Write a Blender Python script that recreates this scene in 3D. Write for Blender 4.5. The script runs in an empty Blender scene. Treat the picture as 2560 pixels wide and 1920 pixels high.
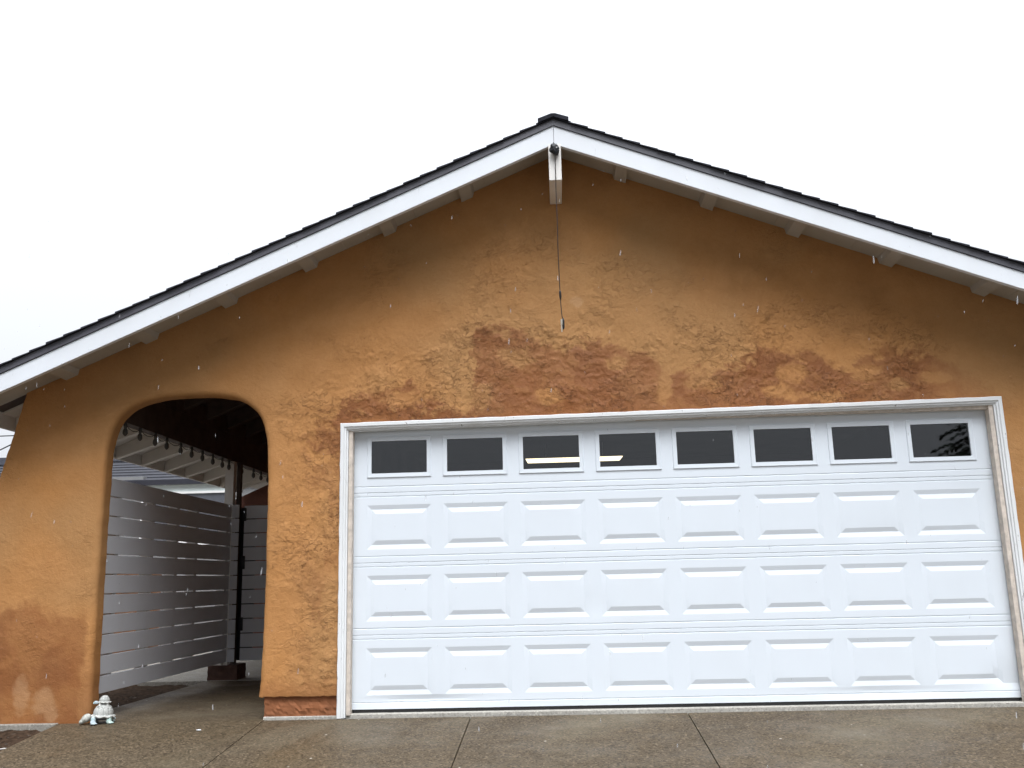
import bpy, bmesh, math, random
import numpy as np
from mathutils import Vector, Matrix, Euler
from mathutils.geometry import delaunay_2d_cdt

# ---------------------------------------------------------------- camera
scn = bpy.context.scene
COL = scn.collection
cam_d = bpy.data.cameras.new('camera')
cam = bpy.data.objects.new('camera', cam_d); COL.objects.link(cam)
def _cam_axes(yaw, pitch, roll):
    cy, sy, cp, sp, cr, sr = (math.cos(yaw), math.sin(yaw), math.cos(pitch), math.sin(pitch), math.cos(roll), math.sin(roll))
    f = Vector((sy*cp, cy*cp, sp)); r = Vector((cy, -sy, 0)); u = r.cross(f)
    return cr*r + sr*u, -sr*r + cr*u, f
_r, _u, _f = _cam_axes(math.radians(-2.605), math.radians(11.807), math.radians(-1.405))
cam.matrix_world = Matrix(((_r.x, _u.x, -_f.x, 1.587), (_r.y, _u.y, -_f.y, -7.215), (_r.z, _u.z, -_f.z, 0.916), (0, 0, 0, 1)))
cam_d.sensor_width = 36; cam_d.lens = 32.9; cam_d.clip_start = 0.05; cam_d.clip_end = 2000
scn.camera = cam

# ---------------------------------------------------------------- sky: overcast, brighter overhead
SUN_EL, SUN_AZ = math.radians(61), math.radians(170)        # azimuth clockwise from +Y: the light comes from behind the camera
w = bpy.data.worlds.new("World"); scn.world = w; w.use_nodes = True
nt = w.node_tree; nt.nodes.clear()
def wn(t): return nt.nodes.new(t)
out = wn('ShaderNodeOutputWorld'); bg = wn('ShaderNodeBackground'); bg.inputs['Strength'].default_value = 0.1
sky = wn('ShaderNodeTexSky'); sky.sky_type = 'NISHITA'; sky.sun_disc = False
sky.sun_elevation = SUN_EL; sky.sun_rotation = SUN_AZ; sky.dust_density = 6.0; sky.air_density = 1.5
tc = wn('ShaderNodeTexCoord'); sx = wn('ShaderNodeSeparateXYZ'); nt.links.new(tc.outputs['Generated'], sx.inputs[0])
mr = wn('ShaderNodeMapRange'); mr.inputs['From Min'].default_value = 0.0; mr.inputs['From Max'].default_value = 1.0
mr.inputs['To Min'].default_value = 7.6; mr.inputs['To Max'].default_value = 20.0
nt.links.new(sx.outputs['Z'], mr.inputs['Value'])
cl = wn('ShaderNodeVectorMath'); cl.operation = 'SCALE'; cl.inputs[0].default_value = (0.955, 0.99, 1.055)
# unseen low sky bank behind the camera, added to deepen shade under the eaves
def mrange(v, a, b, c, d):
    x = wn('ShaderNodeMapRange'); x.interpolation_type = 'SMOOTHSTEP'; nt.links.new(v, x.inputs['Value'])
    for k, q in zip(('From Min', 'From Max', 'To Min', 'To Max'), (a, b, c, d)): x.inputs[k].default_value = q
    return x.outputs[0]
def wmath(op, a, b):
    x = wn('ShaderNodeMath'); x.operation = op
    for i, q in enumerate((a, b)):
        if isinstance(q, (int, float)): x.inputs[i].default_value = q
        else: nt.links.new(q, x.inputs[i])
    return x.outputs[0]
front = mrange(sx.outputs['Y'], -.05, .45, 1, 0); low = wmath('MULTIPLY', mrange(sx.outputs['Z'], .16, .27, 0, 1), mrange(sx.outputs['Z'], .50, 1.0, 1, 0))
bank = wmath('SUBTRACT', 1.0, wmath('MULTIPLY', wmath('MULTIPLY', front, low), .98))
# the cloud is brightest round the hidden sun
dp = wn('ShaderNodeVectorMath'); dp.operation = 'DOT_PRODUCT'; nt.links.new(tc.outputs['Generated'], dp.inputs[0])
dp.inputs[1].default_value = (math.sin(SUN_AZ)*math.cos(SUN_EL), math.cos(SUN_AZ)*math.cos(SUN_EL), math.sin(SUN_EL))
glow = mrange(dp.outputs['Value'], .80, .985, 0, 66)
nt.links.new(wmath('ADD', wmath('MULTIPLY', mr.outputs[0], bank), glow), cl.inputs['Scale'])
mx = wn('ShaderNodeMix'); mx.data_type = 'RGBA'; mx.inputs['Factor'].default_value = 0.93
nt.links.new(sky.outputs[0], mx.inputs['A']); nt.links.new(cl.outputs[0], mx.inputs['B'])
nt.links.new(mx.outputs['Result'], bg.inputs['Color']); nt.links.new(bg.outputs[0], out.inputs['Surface'])

sun_d = bpy.data.lights.new('sun', 'SUN'); sun_d.energy = 1.5; sun_d.angle = math.radians(24); sun_d.color = (1.0, 0.985, 0.96)
sun = bpy.data.objects.new('sun', sun_d); COL.objects.link(sun)
_sd = Vector((math.sin(SUN_AZ)*math.cos(SUN_EL), math.cos(SUN_AZ)*math.cos(SUN_EL), math.sin(SUN_EL)))
sun.rotation_euler = (-_sd).to_track_quat('-Z', 'Y').to_euler()
sun.location = _sd * 40

vs = scn.view_settings; vs.view_transform = 'Standard'; vs.look = 'None'; vs.exposure = 0.0; vs.gamma = 1.0; vs.use_curve_mapping = False
scn.cycles.use_denoising = True
scn.cycles.max_bounces = 8; scn.cycles.diffuse_bounces = 4; scn.cycles.transparent_max_bounces = 12
scn.cycles.sample_clamp_indirect = 6.0

rng = random.Random(7)

# ---------------------------------------------------------------- numpy noise
_perm = np.random.RandomState(11).permutation(4096)
def _h(ix, iy):
    return _perm[(ix * 73 + _perm[(iy * 151) & 4095]) & 4095]
def perlin(x, y, seed=0):
    x = np.asarray(x, float) + seed * 37.31; y = np.asarray(y, float) + seed * 19.73
    xi = np.floor(x).astype(int); yi = np.floor(y).astype(int); xf = x - xi; yf = y - yi
    u = xf*xf*xf*(xf*(xf*6-15)+10); v = yf*yf*yf*(yf*(yf*6-15)+10)
    def g(ax, ay, dx, dy):
        a = _h(ax, ay) * (2*math.pi/4096); return np.cos(a)*dx + np.sin(a)*dy
    n00 = g(xi, yi, xf, yf); n10 = g(xi+1, yi, xf-1, yf); n01 = g(xi, yi+1, xf, yf-1); n11 = g(xi+1, yi+1, xf-1, yf-1)
    return ((n00*(1-u)+n10*u)*(1-v) + (n01*(1-u)+n11*u)*v) * 1.5
def fbm(x, y, oct=4, seed=0, gain=.5):
    s = 0; a = 1; f = 1; t = 0
    for i in range(oct):
        s = s + a*perlin(x*f, y*f, seed+i*3); t += a; a *= gain; f *= 2.03
    return s / t
def sstep(a, b, x):
    t = np.clip((x-a)/(b-a), 0, 1); return t*t*(3-2*t)

# ---------------------------------------------------------------- tagging and mesh helpers
def tag(o, label=None, cat=None, group=None, kind=None):
    if label: o['label'] = label
    if cat: o['category'] = cat
    if group: o['group'] = group
    if kind: o['kind'] = kind
    return o
def world_loc(o):
    v = Vector((0, 0, 0)); m = Matrix.Identity(4)
    while o is not None:
        m = o.matrix_basis if o.parent is None else o.matrix_parent_inverse @ o.matrix_basis
        v = m @ v
        o = o.parent
    return v
def attach(child, parent):
    """parent keeps the child where its own coordinates put it (parents here are only ever moved, not turned)"""
    child.parent = parent
    child.matrix_parent_inverse = Matrix.Translation(-world_loc(parent))
def thing(name, label, cat, loc=(0, 0, 0), group=None):
    o = bpy.data.objects.new(name, None); COL.objects.link(o); o.location = loc; o.empty_display_size = .1
    return tag(o, label, cat, group)
class MB:
    def __init__(s): s.v = []; s.f = []
    def add(s, vs, fs):
        b = len(s.v); s.v += [tuple(p) for p in vs]; s.f += [tuple(b+i for i in q) for q in fs]; return s
    def box(s, x0, x1, y0, y1, z0, z1):
        return s.add([(x0,y0,z0),(x1,y0,z0),(x1,y1,z0),(x0,y1,z0),(x0,y0,z1),(x1,y0,z1),(x1,y1,z1),(x0,y1,z1)],
                     [(0,3,2,1),(4,5,6,7),(0,1,5,4),(1,2,6,5),(2,3,7,6),(3,0,4,7)])
    def prism_y(s, poly, y0, y1):
        """poly of (x, z), extruded from y0 to y1"""
        n = len(poly)
        return s.add([(x,y0,z) for x,z in poly]+[(x,y1,z) for x,z in poly],
                     [tuple(range(n)), tuple(range(2*n-1, n-1, -1))]+[(i,(i+1)%n,n+(i+1)%n,n+i) for i in range(n)])
    def prism_z(s, poly, z0, z1):
        n = len(poly)
        return s.add([(p[0],p[1],z0) for p in poly]+[(p[0],p[1],z1) for p in poly],
                     [tuple(range(n)), tuple(range(2*n-1, n-1, -1))]+[(i,(i+1)%n,n+(i+1)%n,n+i) for i in range(n)])
    def prism_x(s, poly, x0, x1):
        n = len(poly)
        return s.add([(x0,p[0],p[1]) for p in poly]+[(x1,p[0],p[1]) for p in poly],
                     [tuple(range(n)), tuple(range(2*n-1, n-1, -1))]+[(i,(i+1)%n,n+(i+1)%n,n+i) for i in range(n)])
    def tube(s, path, radii, seg=10, cap=True):
        path = [Vector(p) for p in path]
        if not hasattr(radii, '__len__'): radii = [radii]*len(path)
        vs = []; n = len(path); prev = None
        for i, p in enumerate(path):
            d = (path[min(i+1, n-1)] - path[max(i-1, 0)]).normalized()
            a = Vector((0, 0, 1)) if abs(d.z) < .9 else Vector((1, 0, 0))
            if prev is not None: a = prev
            e1 = (a - d*a.dot(d)).normalized(); e2 = d.cross(e1); prev = e1
            for k in range(seg):
                t = 2*math.pi*k/seg; vs.append(p + (e1*math.cos(t) + e2*math.sin(t))*radii[i])
        fs = [(i*seg+k, i*seg+(k+1)%seg, (i+1)*seg+(k+1)%seg, (i+1)*seg+k) for i in range(n-1) for k in range(seg)]
        if cap: fs += [tuple(range(seg-1, -1, -1)), tuple((n-1)*seg+k for k in range(seg))]
        return s.add(vs, fs)
    def build(s, name, m, parent=None, smooth=False, bevel=0, seg=2, fix=True):
        me = bpy.data.meshes.new(name); me.from_pydata(s.v, [], s.f); me.update()
        if fix:
            bm = bmesh.new(); bm.from_mesh(me); bmesh.ops.recalc_face_normals(bm, faces=bm.faces); bm.to_mesh(me); bm.free()
        if m: me.materials.append(m)
        if smooth:
            for p in me.polygons: p.use_smooth = True
        o = bpy.data.objects.new(name, me); COL.objects.link(o)
        if bevel:
            b = o.modifiers.new('edge', 'BEVEL'); b.width = bevel; b.segments = seg; b.limit_method = 'ANGLE'
        if parent is not None: attach(o, parent)
        return o

# ---------------------------------------------------------------- materials
class NT:
    """small node helper"""
    def __init__(s, name):
        s.m = bpy.data.materials.new(name); s.m.use_nodes = True; s.t = s.m.node_tree; s.t.nodes.clear()
        s.out = s.n('ShaderNodeOutputMaterial'); s.b = s.n('ShaderNodeBsdfPrincipled'); s.l(s.b.outputs[0], s.out.inputs['Surface'])
        s.tc = s.n('ShaderNodeTexCoord')
    def n(s, t, **k):
        x = s.t.nodes.new(t)
        for a, b in k.items(): setattr(x, a, b)
        return x
    def l(s, a, b): s.t.links.new(a, b)
    def noise(s, scale, detail=4, rough=.55, dist=0, vec=None):
        x = s.n('ShaderNodeTexNoise'); x.inputs['Scale'].default_value = scale; x.inputs['Detail'].default_value = detail
        x.inputs['Roughness'].default_value = rough; x.inputs['Distortion'].default_value = dist
        s.l(vec if vec else s.tc.outputs['Object'], x.inputs['Vector']); return x.outputs['Fac']
    def map(s, sc):
        x = s.n('ShaderNodeMapping'); x.inputs['Scale'].default_value = sc; s.l(s.tc.outputs['Object'], x.inputs[0]); return x.outputs[0]
    def rng(s, v, a, b, c=0, d=1):
        x = s.n('ShaderNodeMapRange'); s.l(v, x.inputs['Value'])
        for k, q in zip(('From Min', 'From Max', 'To Min', 'To Max'), (a, b, c, d)): x.inputs[k].default_value = q
        return x.outputs[0]
    def mul(s, a, b):
        x = s.n('ShaderNodeMath', operation='MULTIPLY')
        s.l(a, x.inputs[0])
        if isinstance(b, (int, float)): x.inputs[1].default_value = b
        else: s.l(b, x.inputs[1])
        return x.outputs[0]
    def add(s, a, b):
        x = s.n('ShaderNodeMath', operation='ADD'); s.l(a, x.inputs[0])
        if isinstance(b, (int, float)): x.inputs[1].default_value = b
        else: s.l(b, x.inputs[1])
        return x.outputs[0]
    def mix(s, fac, a, b):
        x = s.n('ShaderNodeMix', data_type='RGBA')
        if isinstance(fac, (int, float)): x.inputs['Factor'].default_value = fac
        else: s.l(fac, x.inputs['Factor'])
        for k, q in (('A', a), ('B', b)):
            if isinstance(q, tuple): x.inputs[k].default_value = (*q, 1)
            else: s.l(q, x.inputs[k])
        return x.outputs['Result']
    def attr(s, name):
        x = s.n('ShaderNodeAttribute'); x.attribute_name = name; return x.outputs['Fac']
    def col(s, c):
        if isinstance(c, tuple): s.b.inputs['Base Color'].default_value = (*c, 1)
        else: s.l(c, s.b.inputs['Base Color'])
    def rough(s, r):
        if isinstance(r, (int, float)): s.b.inputs['Roughness'].default_value = r
        else: s.l(r, s.b.inputs['Roughness'])
    def bump(s, h, strength, dist):
        x = s.n('ShaderNodeBump'); x.inputs['Strength'].default_value = strength; x.inputs['Distance'].default_value = dist
        s.l(h, x.inputs['Height'])
        if s.b.inputs['Normal'].links: s.l(s.b.inputs['Normal'].links[0].from_socket, x.inputs['Normal'])
        s.l(x.outputs[0], s.b.inputs['Normal'])
def simple(name, c, rough=.5, var=.12, scale=6, metal=0, bump=0, bscale=40, spec=.5):
    k = NT(name)
    k.col(k.mix(k.rng(k.noise(scale, 5), .3, .7), tuple(x*(1-var) for x in c), tuple(min(1, x*(1+var)) for x in c)))
    k.rough(rough); k.b.inputs['Metallic'].default_value = metal; k.b.inputs['Specular IOR Level'].default_value = spec
    if bump: k.bump(k.noise(bscale, 4), bump, .004)
    return k.m

def make_stucco():
    k = NT('orange_stucco')
    big = k.rng(k.noise(.9, 3), .35, .65); mid = k.rng(k.noise(5, 5, .6), .35, .65); fine = k.rng(k.noise(45, 4, .6), .3, .7)
    c = k.mix(big, (.50, .236, .076), (.41, .199, .070))
    c = k.mix(k.mul(mid, .45), c, (.565, .290, .112))
    c = k.mix(k.mul(k.attr('olive'), .75), c, (.37, .225, .100))
    c = k.mix(k.mul(fine, .22), c, (.36, .155, .05))
    wet = k.mix(k.rng(k.noise(3.2, 5, .6), .3, .7), (.275, .102, .030), (.235, .092, .032))
    wet = k.mix(k.mul(fine, .25), wet, (.21, .075, .025))
    c = k.mix(k.attr('stain'), c, wet)
    c = k.mix(k.attr('dirt_shade'), c, (.17, .065, .024))
    c = k.mix(k.attr('pale'), c, (.52, .32, .17))
    pit = k.n('ShaderNodeTexVoronoi'); pit.inputs['Scale'].default_value = 28; k.l(k.tc.outputs['Object'], pit.inputs['Vector'])
    pits = k.rng(pit.outputs['Distance'], .10, .02)
    pits = k.mul(pits, k.rng(k.noise(6, 2), .56, .66))
    c = k.mix(k.mul(pits, .7), c, (.12, .05, .02))
    # trowelled plaster: thin flat patches with curled edges, lined dark for grime and painted shade
    co = k.attr('coarse'); vm = k.map((1, 1, 1.35))
    relief = None; lines = None
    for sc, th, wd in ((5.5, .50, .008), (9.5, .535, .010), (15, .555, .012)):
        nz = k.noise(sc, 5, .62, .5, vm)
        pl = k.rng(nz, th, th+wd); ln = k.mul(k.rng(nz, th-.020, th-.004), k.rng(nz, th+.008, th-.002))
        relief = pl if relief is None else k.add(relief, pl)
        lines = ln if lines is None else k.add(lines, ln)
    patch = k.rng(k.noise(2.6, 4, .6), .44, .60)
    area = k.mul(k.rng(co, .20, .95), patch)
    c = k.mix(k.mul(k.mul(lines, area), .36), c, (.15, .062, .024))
    k.col(c); k.rough(k.rng(k.attr('stain'), 0, 1, .82, .6)); k.b.inputs['Specular IOR Level'].default_value = .3
    k.bump(k.noise(95, 5, .7), .62, .005)
    k.bump(k.noise(26, 4, .6, .6), .45, .009)
    k.bump(k.mul(relief, area), .85, .011)
    return k.m
def make_concrete(name, a, b, speck=.5, rough=.55):
    k = NT(name)
    big = k.rng(k.noise(1.1, 5, .6), .33, .67); mid = k.rng(k.noise(9, 5, .65), .3, .7)
    c = k.mix(big, a, b); c = k.mix(k.mul(mid, .4), c, tuple(x*.68 for x in a))
    vo = k.n('ShaderNodeTexVoronoi'); vo.inputs['Scale'].default_value = 85; k.l(k.tc.outputs['Object'], vo.inputs['Vector'])
    sep = k.n('ShaderNodeSeparateColor'); k.l(vo.outputs['Color'], sep.inputs[0])
    dk = k.mul(k.rng(sep.outputs[0], .66, .80), speck); lt = k.mul(k.rng(sep.outputs[1], .82, .95), speck)
    c = k.mix(dk, c, tuple(x*.22 for x in a)); c = k.mix(lt, c, tuple(min(1, x*2.1) for x in b))
    v3 = k.n('ShaderNodeTexVoronoi'); v3.inputs['Scale'].default_value = 55; k.l(k.tc.outputs['Object'], v3.inputs['Vector'])
    s3 = k.n('ShaderNodeSeparateColor'); k.l(v3.outputs['Color'], s3.inputs[0])
    pebble = k.mul(k.rng(s3.outputs[1], .60, .64), k.rng(v3.outputs['Distance'], .34, .20))
    c = k.mix(k.mul(pebble, speck), c, tuple(x*.30 for x in a))
    v2 = k.n('ShaderNodeTexVoronoi'); v2.inputs['Scale'].default_value = 22; k.l(k.tc.outputs['Object'], v2.inputs['Vector'])
    s2 = k.n('ShaderNodeSeparateColor'); k.l(v2.outputs['Color'], s2.inputs[0])
    wh = k.mul(k.rng(s2.outputs[0], .985, .99), k.rng(v2.outputs['Distance'], .22, .14))
    c = k.mix(wh, c, (.5, .47, .42))
    if name == 'wet_concrete':
        c = k.mix(k.mul(k.rng(k.noise(.8, 6, .6), .52, .70), .35), c, (.20, .175, .125))
    k.col(c); k.rough(k.rng(k.noise(2.3, 4), .35, .65, rough-.12, rough+.15)); k.b.inputs['Specular IOR Level'].default_value = .2
    k.bump(k.noise(130, 4, .7), .5, .004); k.bump(k.noise(14, 4), .15, .01)
    return k.m
def make_white_paint(name, c, chips=0.0, rough=.4, dirt_shade=.25, warp=0):
    k = NT(name)
    d = k.rng(k.noise(3, 6, .65, 0, k.map((1, 1, .5))), .45, .75)
    cc = k.mix(k.mul(d, dirt_shade), c, tuple(x*y for x, y in zip(c, (.74, .70, .64))))
    f = k.rng(k.noise(60, 3), .72, .80); cc = k.mix(k.mul(f, .25), cc, (.35, .33, .3))
    if chips:
        ch = k.rng(k.noise(19, 6, .7, .4, k.map((1.6, 1.6, .45))), .655, .68)
        cc = k.mix(k.mul(ch, chips), cc, (.10, .075, .055))
    k.col(cc); k.rough(rough); k.b.inputs['Specular IOR Level'].default_value = .4
    if warp: k.bump(k.noise(1.7, 2, .4), warp, .02)
    k.bump(k.noise(150, 3), .05, .002)
    return k.m
def make_glass():
    k = NT('window_glass')
    g = k.n('ShaderNodeBsdfGlossy'); g.inputs['Roughness'].default_value = .015; g.inputs['Color'].default_value = (.95, .97, 1, 1)
    t = k.n('ShaderNodeBsdfTransparent'); t.inputs['Color'].default_value = (.78, .79, .80, 1)
    f = k.n('ShaderNodeFresnel'); f.inputs['IOR'].default_value = 1.50
    mxs = k.n('ShaderNodeMixShader'); k.l(f.outputs[0], mxs.inputs[0]); k.l(t.outputs[0], mxs.inputs[1]); k.l(g.outputs[0], mxs.inputs[2])
    k.l(mxs.outputs[0], k.out.inputs['Surface'])
    return k.m
def make_emit(name, c, s):
    k = NT(name); k.b.inputs['Emission Color'].default_value = (*c, 1); k.b.inputs['Emission Strength'].default_value = s; k.col((.8, .8, .8)); return k.m

M = {}
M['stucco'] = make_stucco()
M['plinth'] = simple('plinth_stucco', (.27, .105, .045), .8, .3, 9, 0, .7, 30, .3)
M['door'] = make_white_paint('door_paint', (.72, .775, .83), 0, .38, .07, .22)
M['trim'] = make_white_paint('old_trim_paint', (.77, .79, .80), .85, .5, .35)
M['stop'] = simple('weathered_stop', (.60, .53, .46), .7, .2, 20)
M['fascia'] = make_white_paint('fascia_paint', (.76, .795, .835), .18, .45, .18)
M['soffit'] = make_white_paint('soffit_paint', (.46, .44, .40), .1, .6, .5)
M['eave'] = make_white_paint('eave_paint', (.78, .76, .71), .05, .5, .35)
M['beam'] = make_white_paint('beam_paint', (.80, .78, .74), 0, .5, .2)
M['drip'] = simple('grey_drip_edge', (.085, .085, .10), .45, .15, 8)
M['shingle'] = simple('dark_shingle', (.022, .023, .030), .9, .45, 25, 0, .6, 120, .2)
M['dark_wood'] = simple('dark_brown_wood', (.080, .058, .050), .7, .3, 10)
M['brown_wall'] = simple('brown_red_wall', (.12, .042, .026), .8, .2, 5, 0, .3, 40)
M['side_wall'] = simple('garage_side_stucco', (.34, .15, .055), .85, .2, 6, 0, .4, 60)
M['interior'] = simple('garage_interior', (.10, .095, .09), .9, .2, 2)
M['fence'] = make_white_paint('fence_paint', (.64, .66, .70), 0, .45, .25)
M['post'] = make_white_paint('post_paint', (.78, .77, .74), 0, .5, .2)
M['black'] = simple('black_plastic', (.012, .012, .014), .35, .3, 30)
M['bag'] = simple('black_bag', (.016, .017, .020), .28, .3, 30)
M['rubber'] = simple('black_rubber', (.010, .010, .010), .7, .3, 30)
M['cable'] = simple('dark_cable', (.025, .014, .012), .5, .3, 30)
M['steel'] = simple('plug_metal', (.72, .68, .58), .3, .1, 30, .6)
M['wet'] = make_concrete('wet_concrete', (.108, .080, .047), (.090, .069, .046), .75, .6)
M['pale_conc'] = make_concrete('pale_concrete', (.33, .31, .27), (.26, .245, .215), .3, .7)
M['sill'] = make_concrete('door_sill_concrete', (.50, .48, .43), (.38, .36, .32), .3, .7)
M['brick'] = simple('red_brown_block', (.075, .038, .027), .85, .3, 14, 0, .6, 50)
M['glass'] = make_glass()
M['tube'] = make_emit('lit_tube', (1.0, .84, .54), 3.6)
M['lamp_white'] = make_emit('lit_reflector', (1.0, .88, .66), 1.6)
M['bulb'] = simple('dark_bulb', (.075, .075, .068), .3, .2, 30)
M['soil'] = simple('wet_soil', (.045, .029, .019), .95, .6, 30, 0, 1.0, 40, .08)
M['ground'] = simple('damp_ground', (.045, .040, .030), .9, .3, .6, 0, .5, 8)
M['asphalt'] = simple('asphalt', (.05, .05, .052), .7, .3, 4, 0, .4, 60)

# ---------------------------------------------------------------- roof lines, taken from the gable
RX, RZ = 1.651, 4.336
SL, SR = .430, .392
def zt(x): return RZ + SL*(x-RX) if x < RX else RZ - SR*(x-RX)
WY, WB = -.08, .05          # stucco face and back of the front wall
YF = -.547                  # front of the rake boards
EL, ER = -2.90, 6.25        # eaves
SLOPE = .09                 # the drive climbs to the garage
def gz(y): return -.05 + SLOPE*min(0, max(y, -9.5)+.1) if y < -.1 else -.05

# ---------------------------------------------------------------- ground
def build_ground():
    xs = [-400, -60, -20, -8, -5, -3.5, -2.9, -2.55, -2.16, 5.2, 8, 20, 60, 400]
    ys = [-400, -60, -22, -16, -9.5, -7, -5, -3, -2, -1, -.5, -.1, .5, 1.5, 3, 6, 9, 14, 30, 60, 400]
    v = [(x, y, gz(y) - .10) for y in ys for x in xs]; n = len(xs)
    f = [(j*n+i, j*n+i+1, (j+1)*n+i+1, (j+1)*n+i) for j in range(len(ys)-1) for i in range(n-1)]
    o = MB().add(v, f).build('ground', M['ground'], fix=False)
    tag(o, 'damp bare ground around the house and drive', 'ground', kind='structure')
build_ground()
def sloped_slab(mb, x0, x1, y0, y1, th=.12, ny=14, jit=0):
    ys = [y0 + (y1-y0)*i/ny for i in range(ny+1)]
    if y0 < -.1 < y1: ys = sorted(ys + [-.1])
    v = []; f = []
    for y in ys:
        z = gz(y); v += [(x0 + (jit*rng.uniform(-1, 1)), y, z), (x1, y, z), (x1, y, z-th), (x0, y, z-th)]
    for i in range(len(ys)-1):
        a = 4*i
        for k in range(4): f.append((a+k, a+(k+1) % 4, a+4+(k+1) % 4, a+4+k))
    f += [(0, 3, 2, 1), (4*(len(ys)-1), 4*(len(ys)-1)+1, 4*(len(ys)-1)+2, 4*(len(ys)-1)+3)]
    mb.add(v, f)
d = MB()
JX = [-2.165, -.62, .905, 2.468, 5.6]
for i in range(4):
    a, b = JX[i], JX[i+1]
    g = .0032
    sloped_slab(d, a + (g if i else 0), b - (g if i < 3 else 0), -9.4, WY-.02 if i else 2.85, jit=.004 if i == 0 else 0, ny=60)
tag(d.build('driveway', M['wet'], bevel=.002), 'wet grey-brown concrete driveway rising to the garage, with jointed slabs', 'driveway', kind='structure')
d = MB().box(-40, 40, -17, -9.6, -.96, -.905)
tag(d.build('road', M['asphalt']), 'asphalt street at the foot of the drive', 'road', kind='structure')
# walkway behind the gate and the concrete beyond the planting strip
d = MB().box(-6.5, -.62, 2.86, 9, -.12, -.046)
tag(d.build('patio_slab', M['pale_conc'], bevel=.005), 'pale concrete slab behind the side gate', 'path', kind='structure')

def soil_patch(name, x0, x1, y0, y1, label, base=-.075, step=.035):
    nx = int((x1-x0)/step)+1; ny = int((y1-y0)/step)+1
    X, Y = np.meshgrid(np.linspace(x0, x1, nx), np.linspace(y0, y1, ny))
    Z = np.array([[gz(y)+.05 for y in Y[:, 0]]]).T + base + .035*fbm(X*5, Y*5, 5, 3, .6) + .02*np.clip(fbm(X*22, Y*22, 2, 8), 0, 1)
    v = np.stack([X.ravel(), Y.ravel(), Z.ravel()], 1)
    f = [(j*nx+i, j*nx+i+1, (j+1)*nx+i+1, (j+1)*nx+i) for j in range(ny-1) for i in range(nx-1)]
    o = MB().add(v.tolist(), f).build(name, M['soil'], smooth=True, fix=False)
    tag(o, label, 'soil', kind='structure'); return o
soil_patch('planting_bed', -4.2, -2.17, -3.2, -.10, 'bare dark soil bed beside the left edge of the drive', -.092)
soil_patch('planting_strip', -3.3, -2.17, .06, 2.86, 'strip of dark soil under the side fence', -.085)

def clods():
    m = MB(); r = random.Random(3)
    for i in range(420):
        if i % 3: x, y = r.uniform(-3.2, -2.19), r.uniform(.1, 2.7)
        else: x, y = r.uniform(-2.9, -2.2), r.uniform(-1.4, -.16)
        s = r.uniform(.006, .022); z = gz(y) - .035
        p = [Vector((r.uniform(-1, 1), r.uniform(-1, 1), r.uniform(-.6, .8))).normalized()*s for _ in range(7)]
        bm = bmesh.new()
        for q in p: bm.verts.new(q + Vector((x, y, z - .02 + s*.4)))
        h = bmesh.ops.convex_hull(bm, input=bm.verts)
        bmesh.ops.delete(bm, geom=[e for e in h['geom_interior'] if isinstance(e, bmesh.types.BMVert)], context='VERTS')
        bm.verts.index_update()
        m.add([v.co[:] for v in bm.verts], [[v.index for v in f.verts] for f in bm.faces]); bm.free()
    tag(m.build('soil_clods', simple('clod', (.075, .055, .04), .9, .6, 9)), 'clods and bits of bark lying on the dark soil', 'soil', kind='stuff')
clods()

# ---------------------------------------------------------------- HOUSE
house = thing('house', 'orange stucco house with a white gable, an arched side entry and a two-car garage', 'house', (1.651, 0, -.05))

# ---- front wall with arch and door opening
def catmull(pts, step):
    out = []; P = [Vector(p) for p in pts]
    for i in range(len(P)-1):
        a, b, c, e = P[max(i-1, 0)], P[i], P[i+1], P[min(i+2, len(P)-1)]
        n = max(1, int((c-b).length/step))
        for k in range(n):
            t = k/n; out.append(.5*((2*b)+(c-a)*t+(2*a-5*b+4*c-e)*t*t+(3*b-a-3*c+e)*t**3))
    out.append(P[-1]); return out
ARCH = [(-1.935, -.06), (-1.945, .55), (-1.947, 1.03), (-1.947, 1.53), (-1.945, 1.87), (-1.935, 2.03), (-1.90, 2.16), (-1.84, 2.26), (-1.73, 2.34),
        (-1.56, 2.388), (-1.33, 2.405), (-1.106, 2.398), (-.938, 2.372), (-.824, 2.315), (-.737, 2.225), (-.689, 2.11), (-.667, 1.976),
        (-.654, 1.669), (-.652, 1.141), (-.654, .629), (-.666, .23), (-.677, .112)]
STAIN_X = np.array([(-.45, 2.0), (-.13, 2.25), (-.08, 2.38), (.07, 2.44), (.32, 2.44), (.39, 2.5), (.47, 2.57), (.51, 2.46), (.65, 2.36), (.75, 2.3), (.81, 2.23), (.93, 2.21), (.97, 2.52), (.975, 2.73), (.99, 2.88), (1.15, 2.88), (1.35, 2.85), (1.46, 2.75), (1.59, 2.71), (1.68, 2.68), (1.76, 2.73), (1.94, 2.74), (2.1, 2.69), (2.21, 2.63), (2.31, 2.64), (2.41, 2.54), (2.45, 2.5), (2.67, 2.46), (2.81, 2.48), (3.05, 2.5), (3.1, 2.58), (3.2, 2.64), (3.38, 2.61), (3.47, 2.55), (3.58, 2.6), (3.69, 2.52), (3.75, 2.45), (3.87, 2.45), (3.94, 2.53), (4.11, 2.58), (4.29, 2.58), (4.44, 2.59), (4.56, 2.5), (4.78, 2.36), (4.97, 2.2), (5.2, 2.0)])
BLOBS = [(3.42, 2.42, .11, .10), (2.72, 2.40, .15, .11), (3.98, 2.41, .13, .08), (3.30, 2.28, .13, .06), (4.50, 2.35, .16, .06), (.42, 2.32, .22, .07),
         (.95, 2.30, .16, .12), (1.55, 2.30, .13, .07), (1.30, 2.62, .16, .10), (1.23, 2.80, .05, .06), (2.10, 2.55, .10, .07), (4.2, 2.30, .10, .05), (2.43, 2.33, .07, .14), (3.62, 2.23, .2, .05), (4.62, 2.5, .1, .06)]
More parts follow.
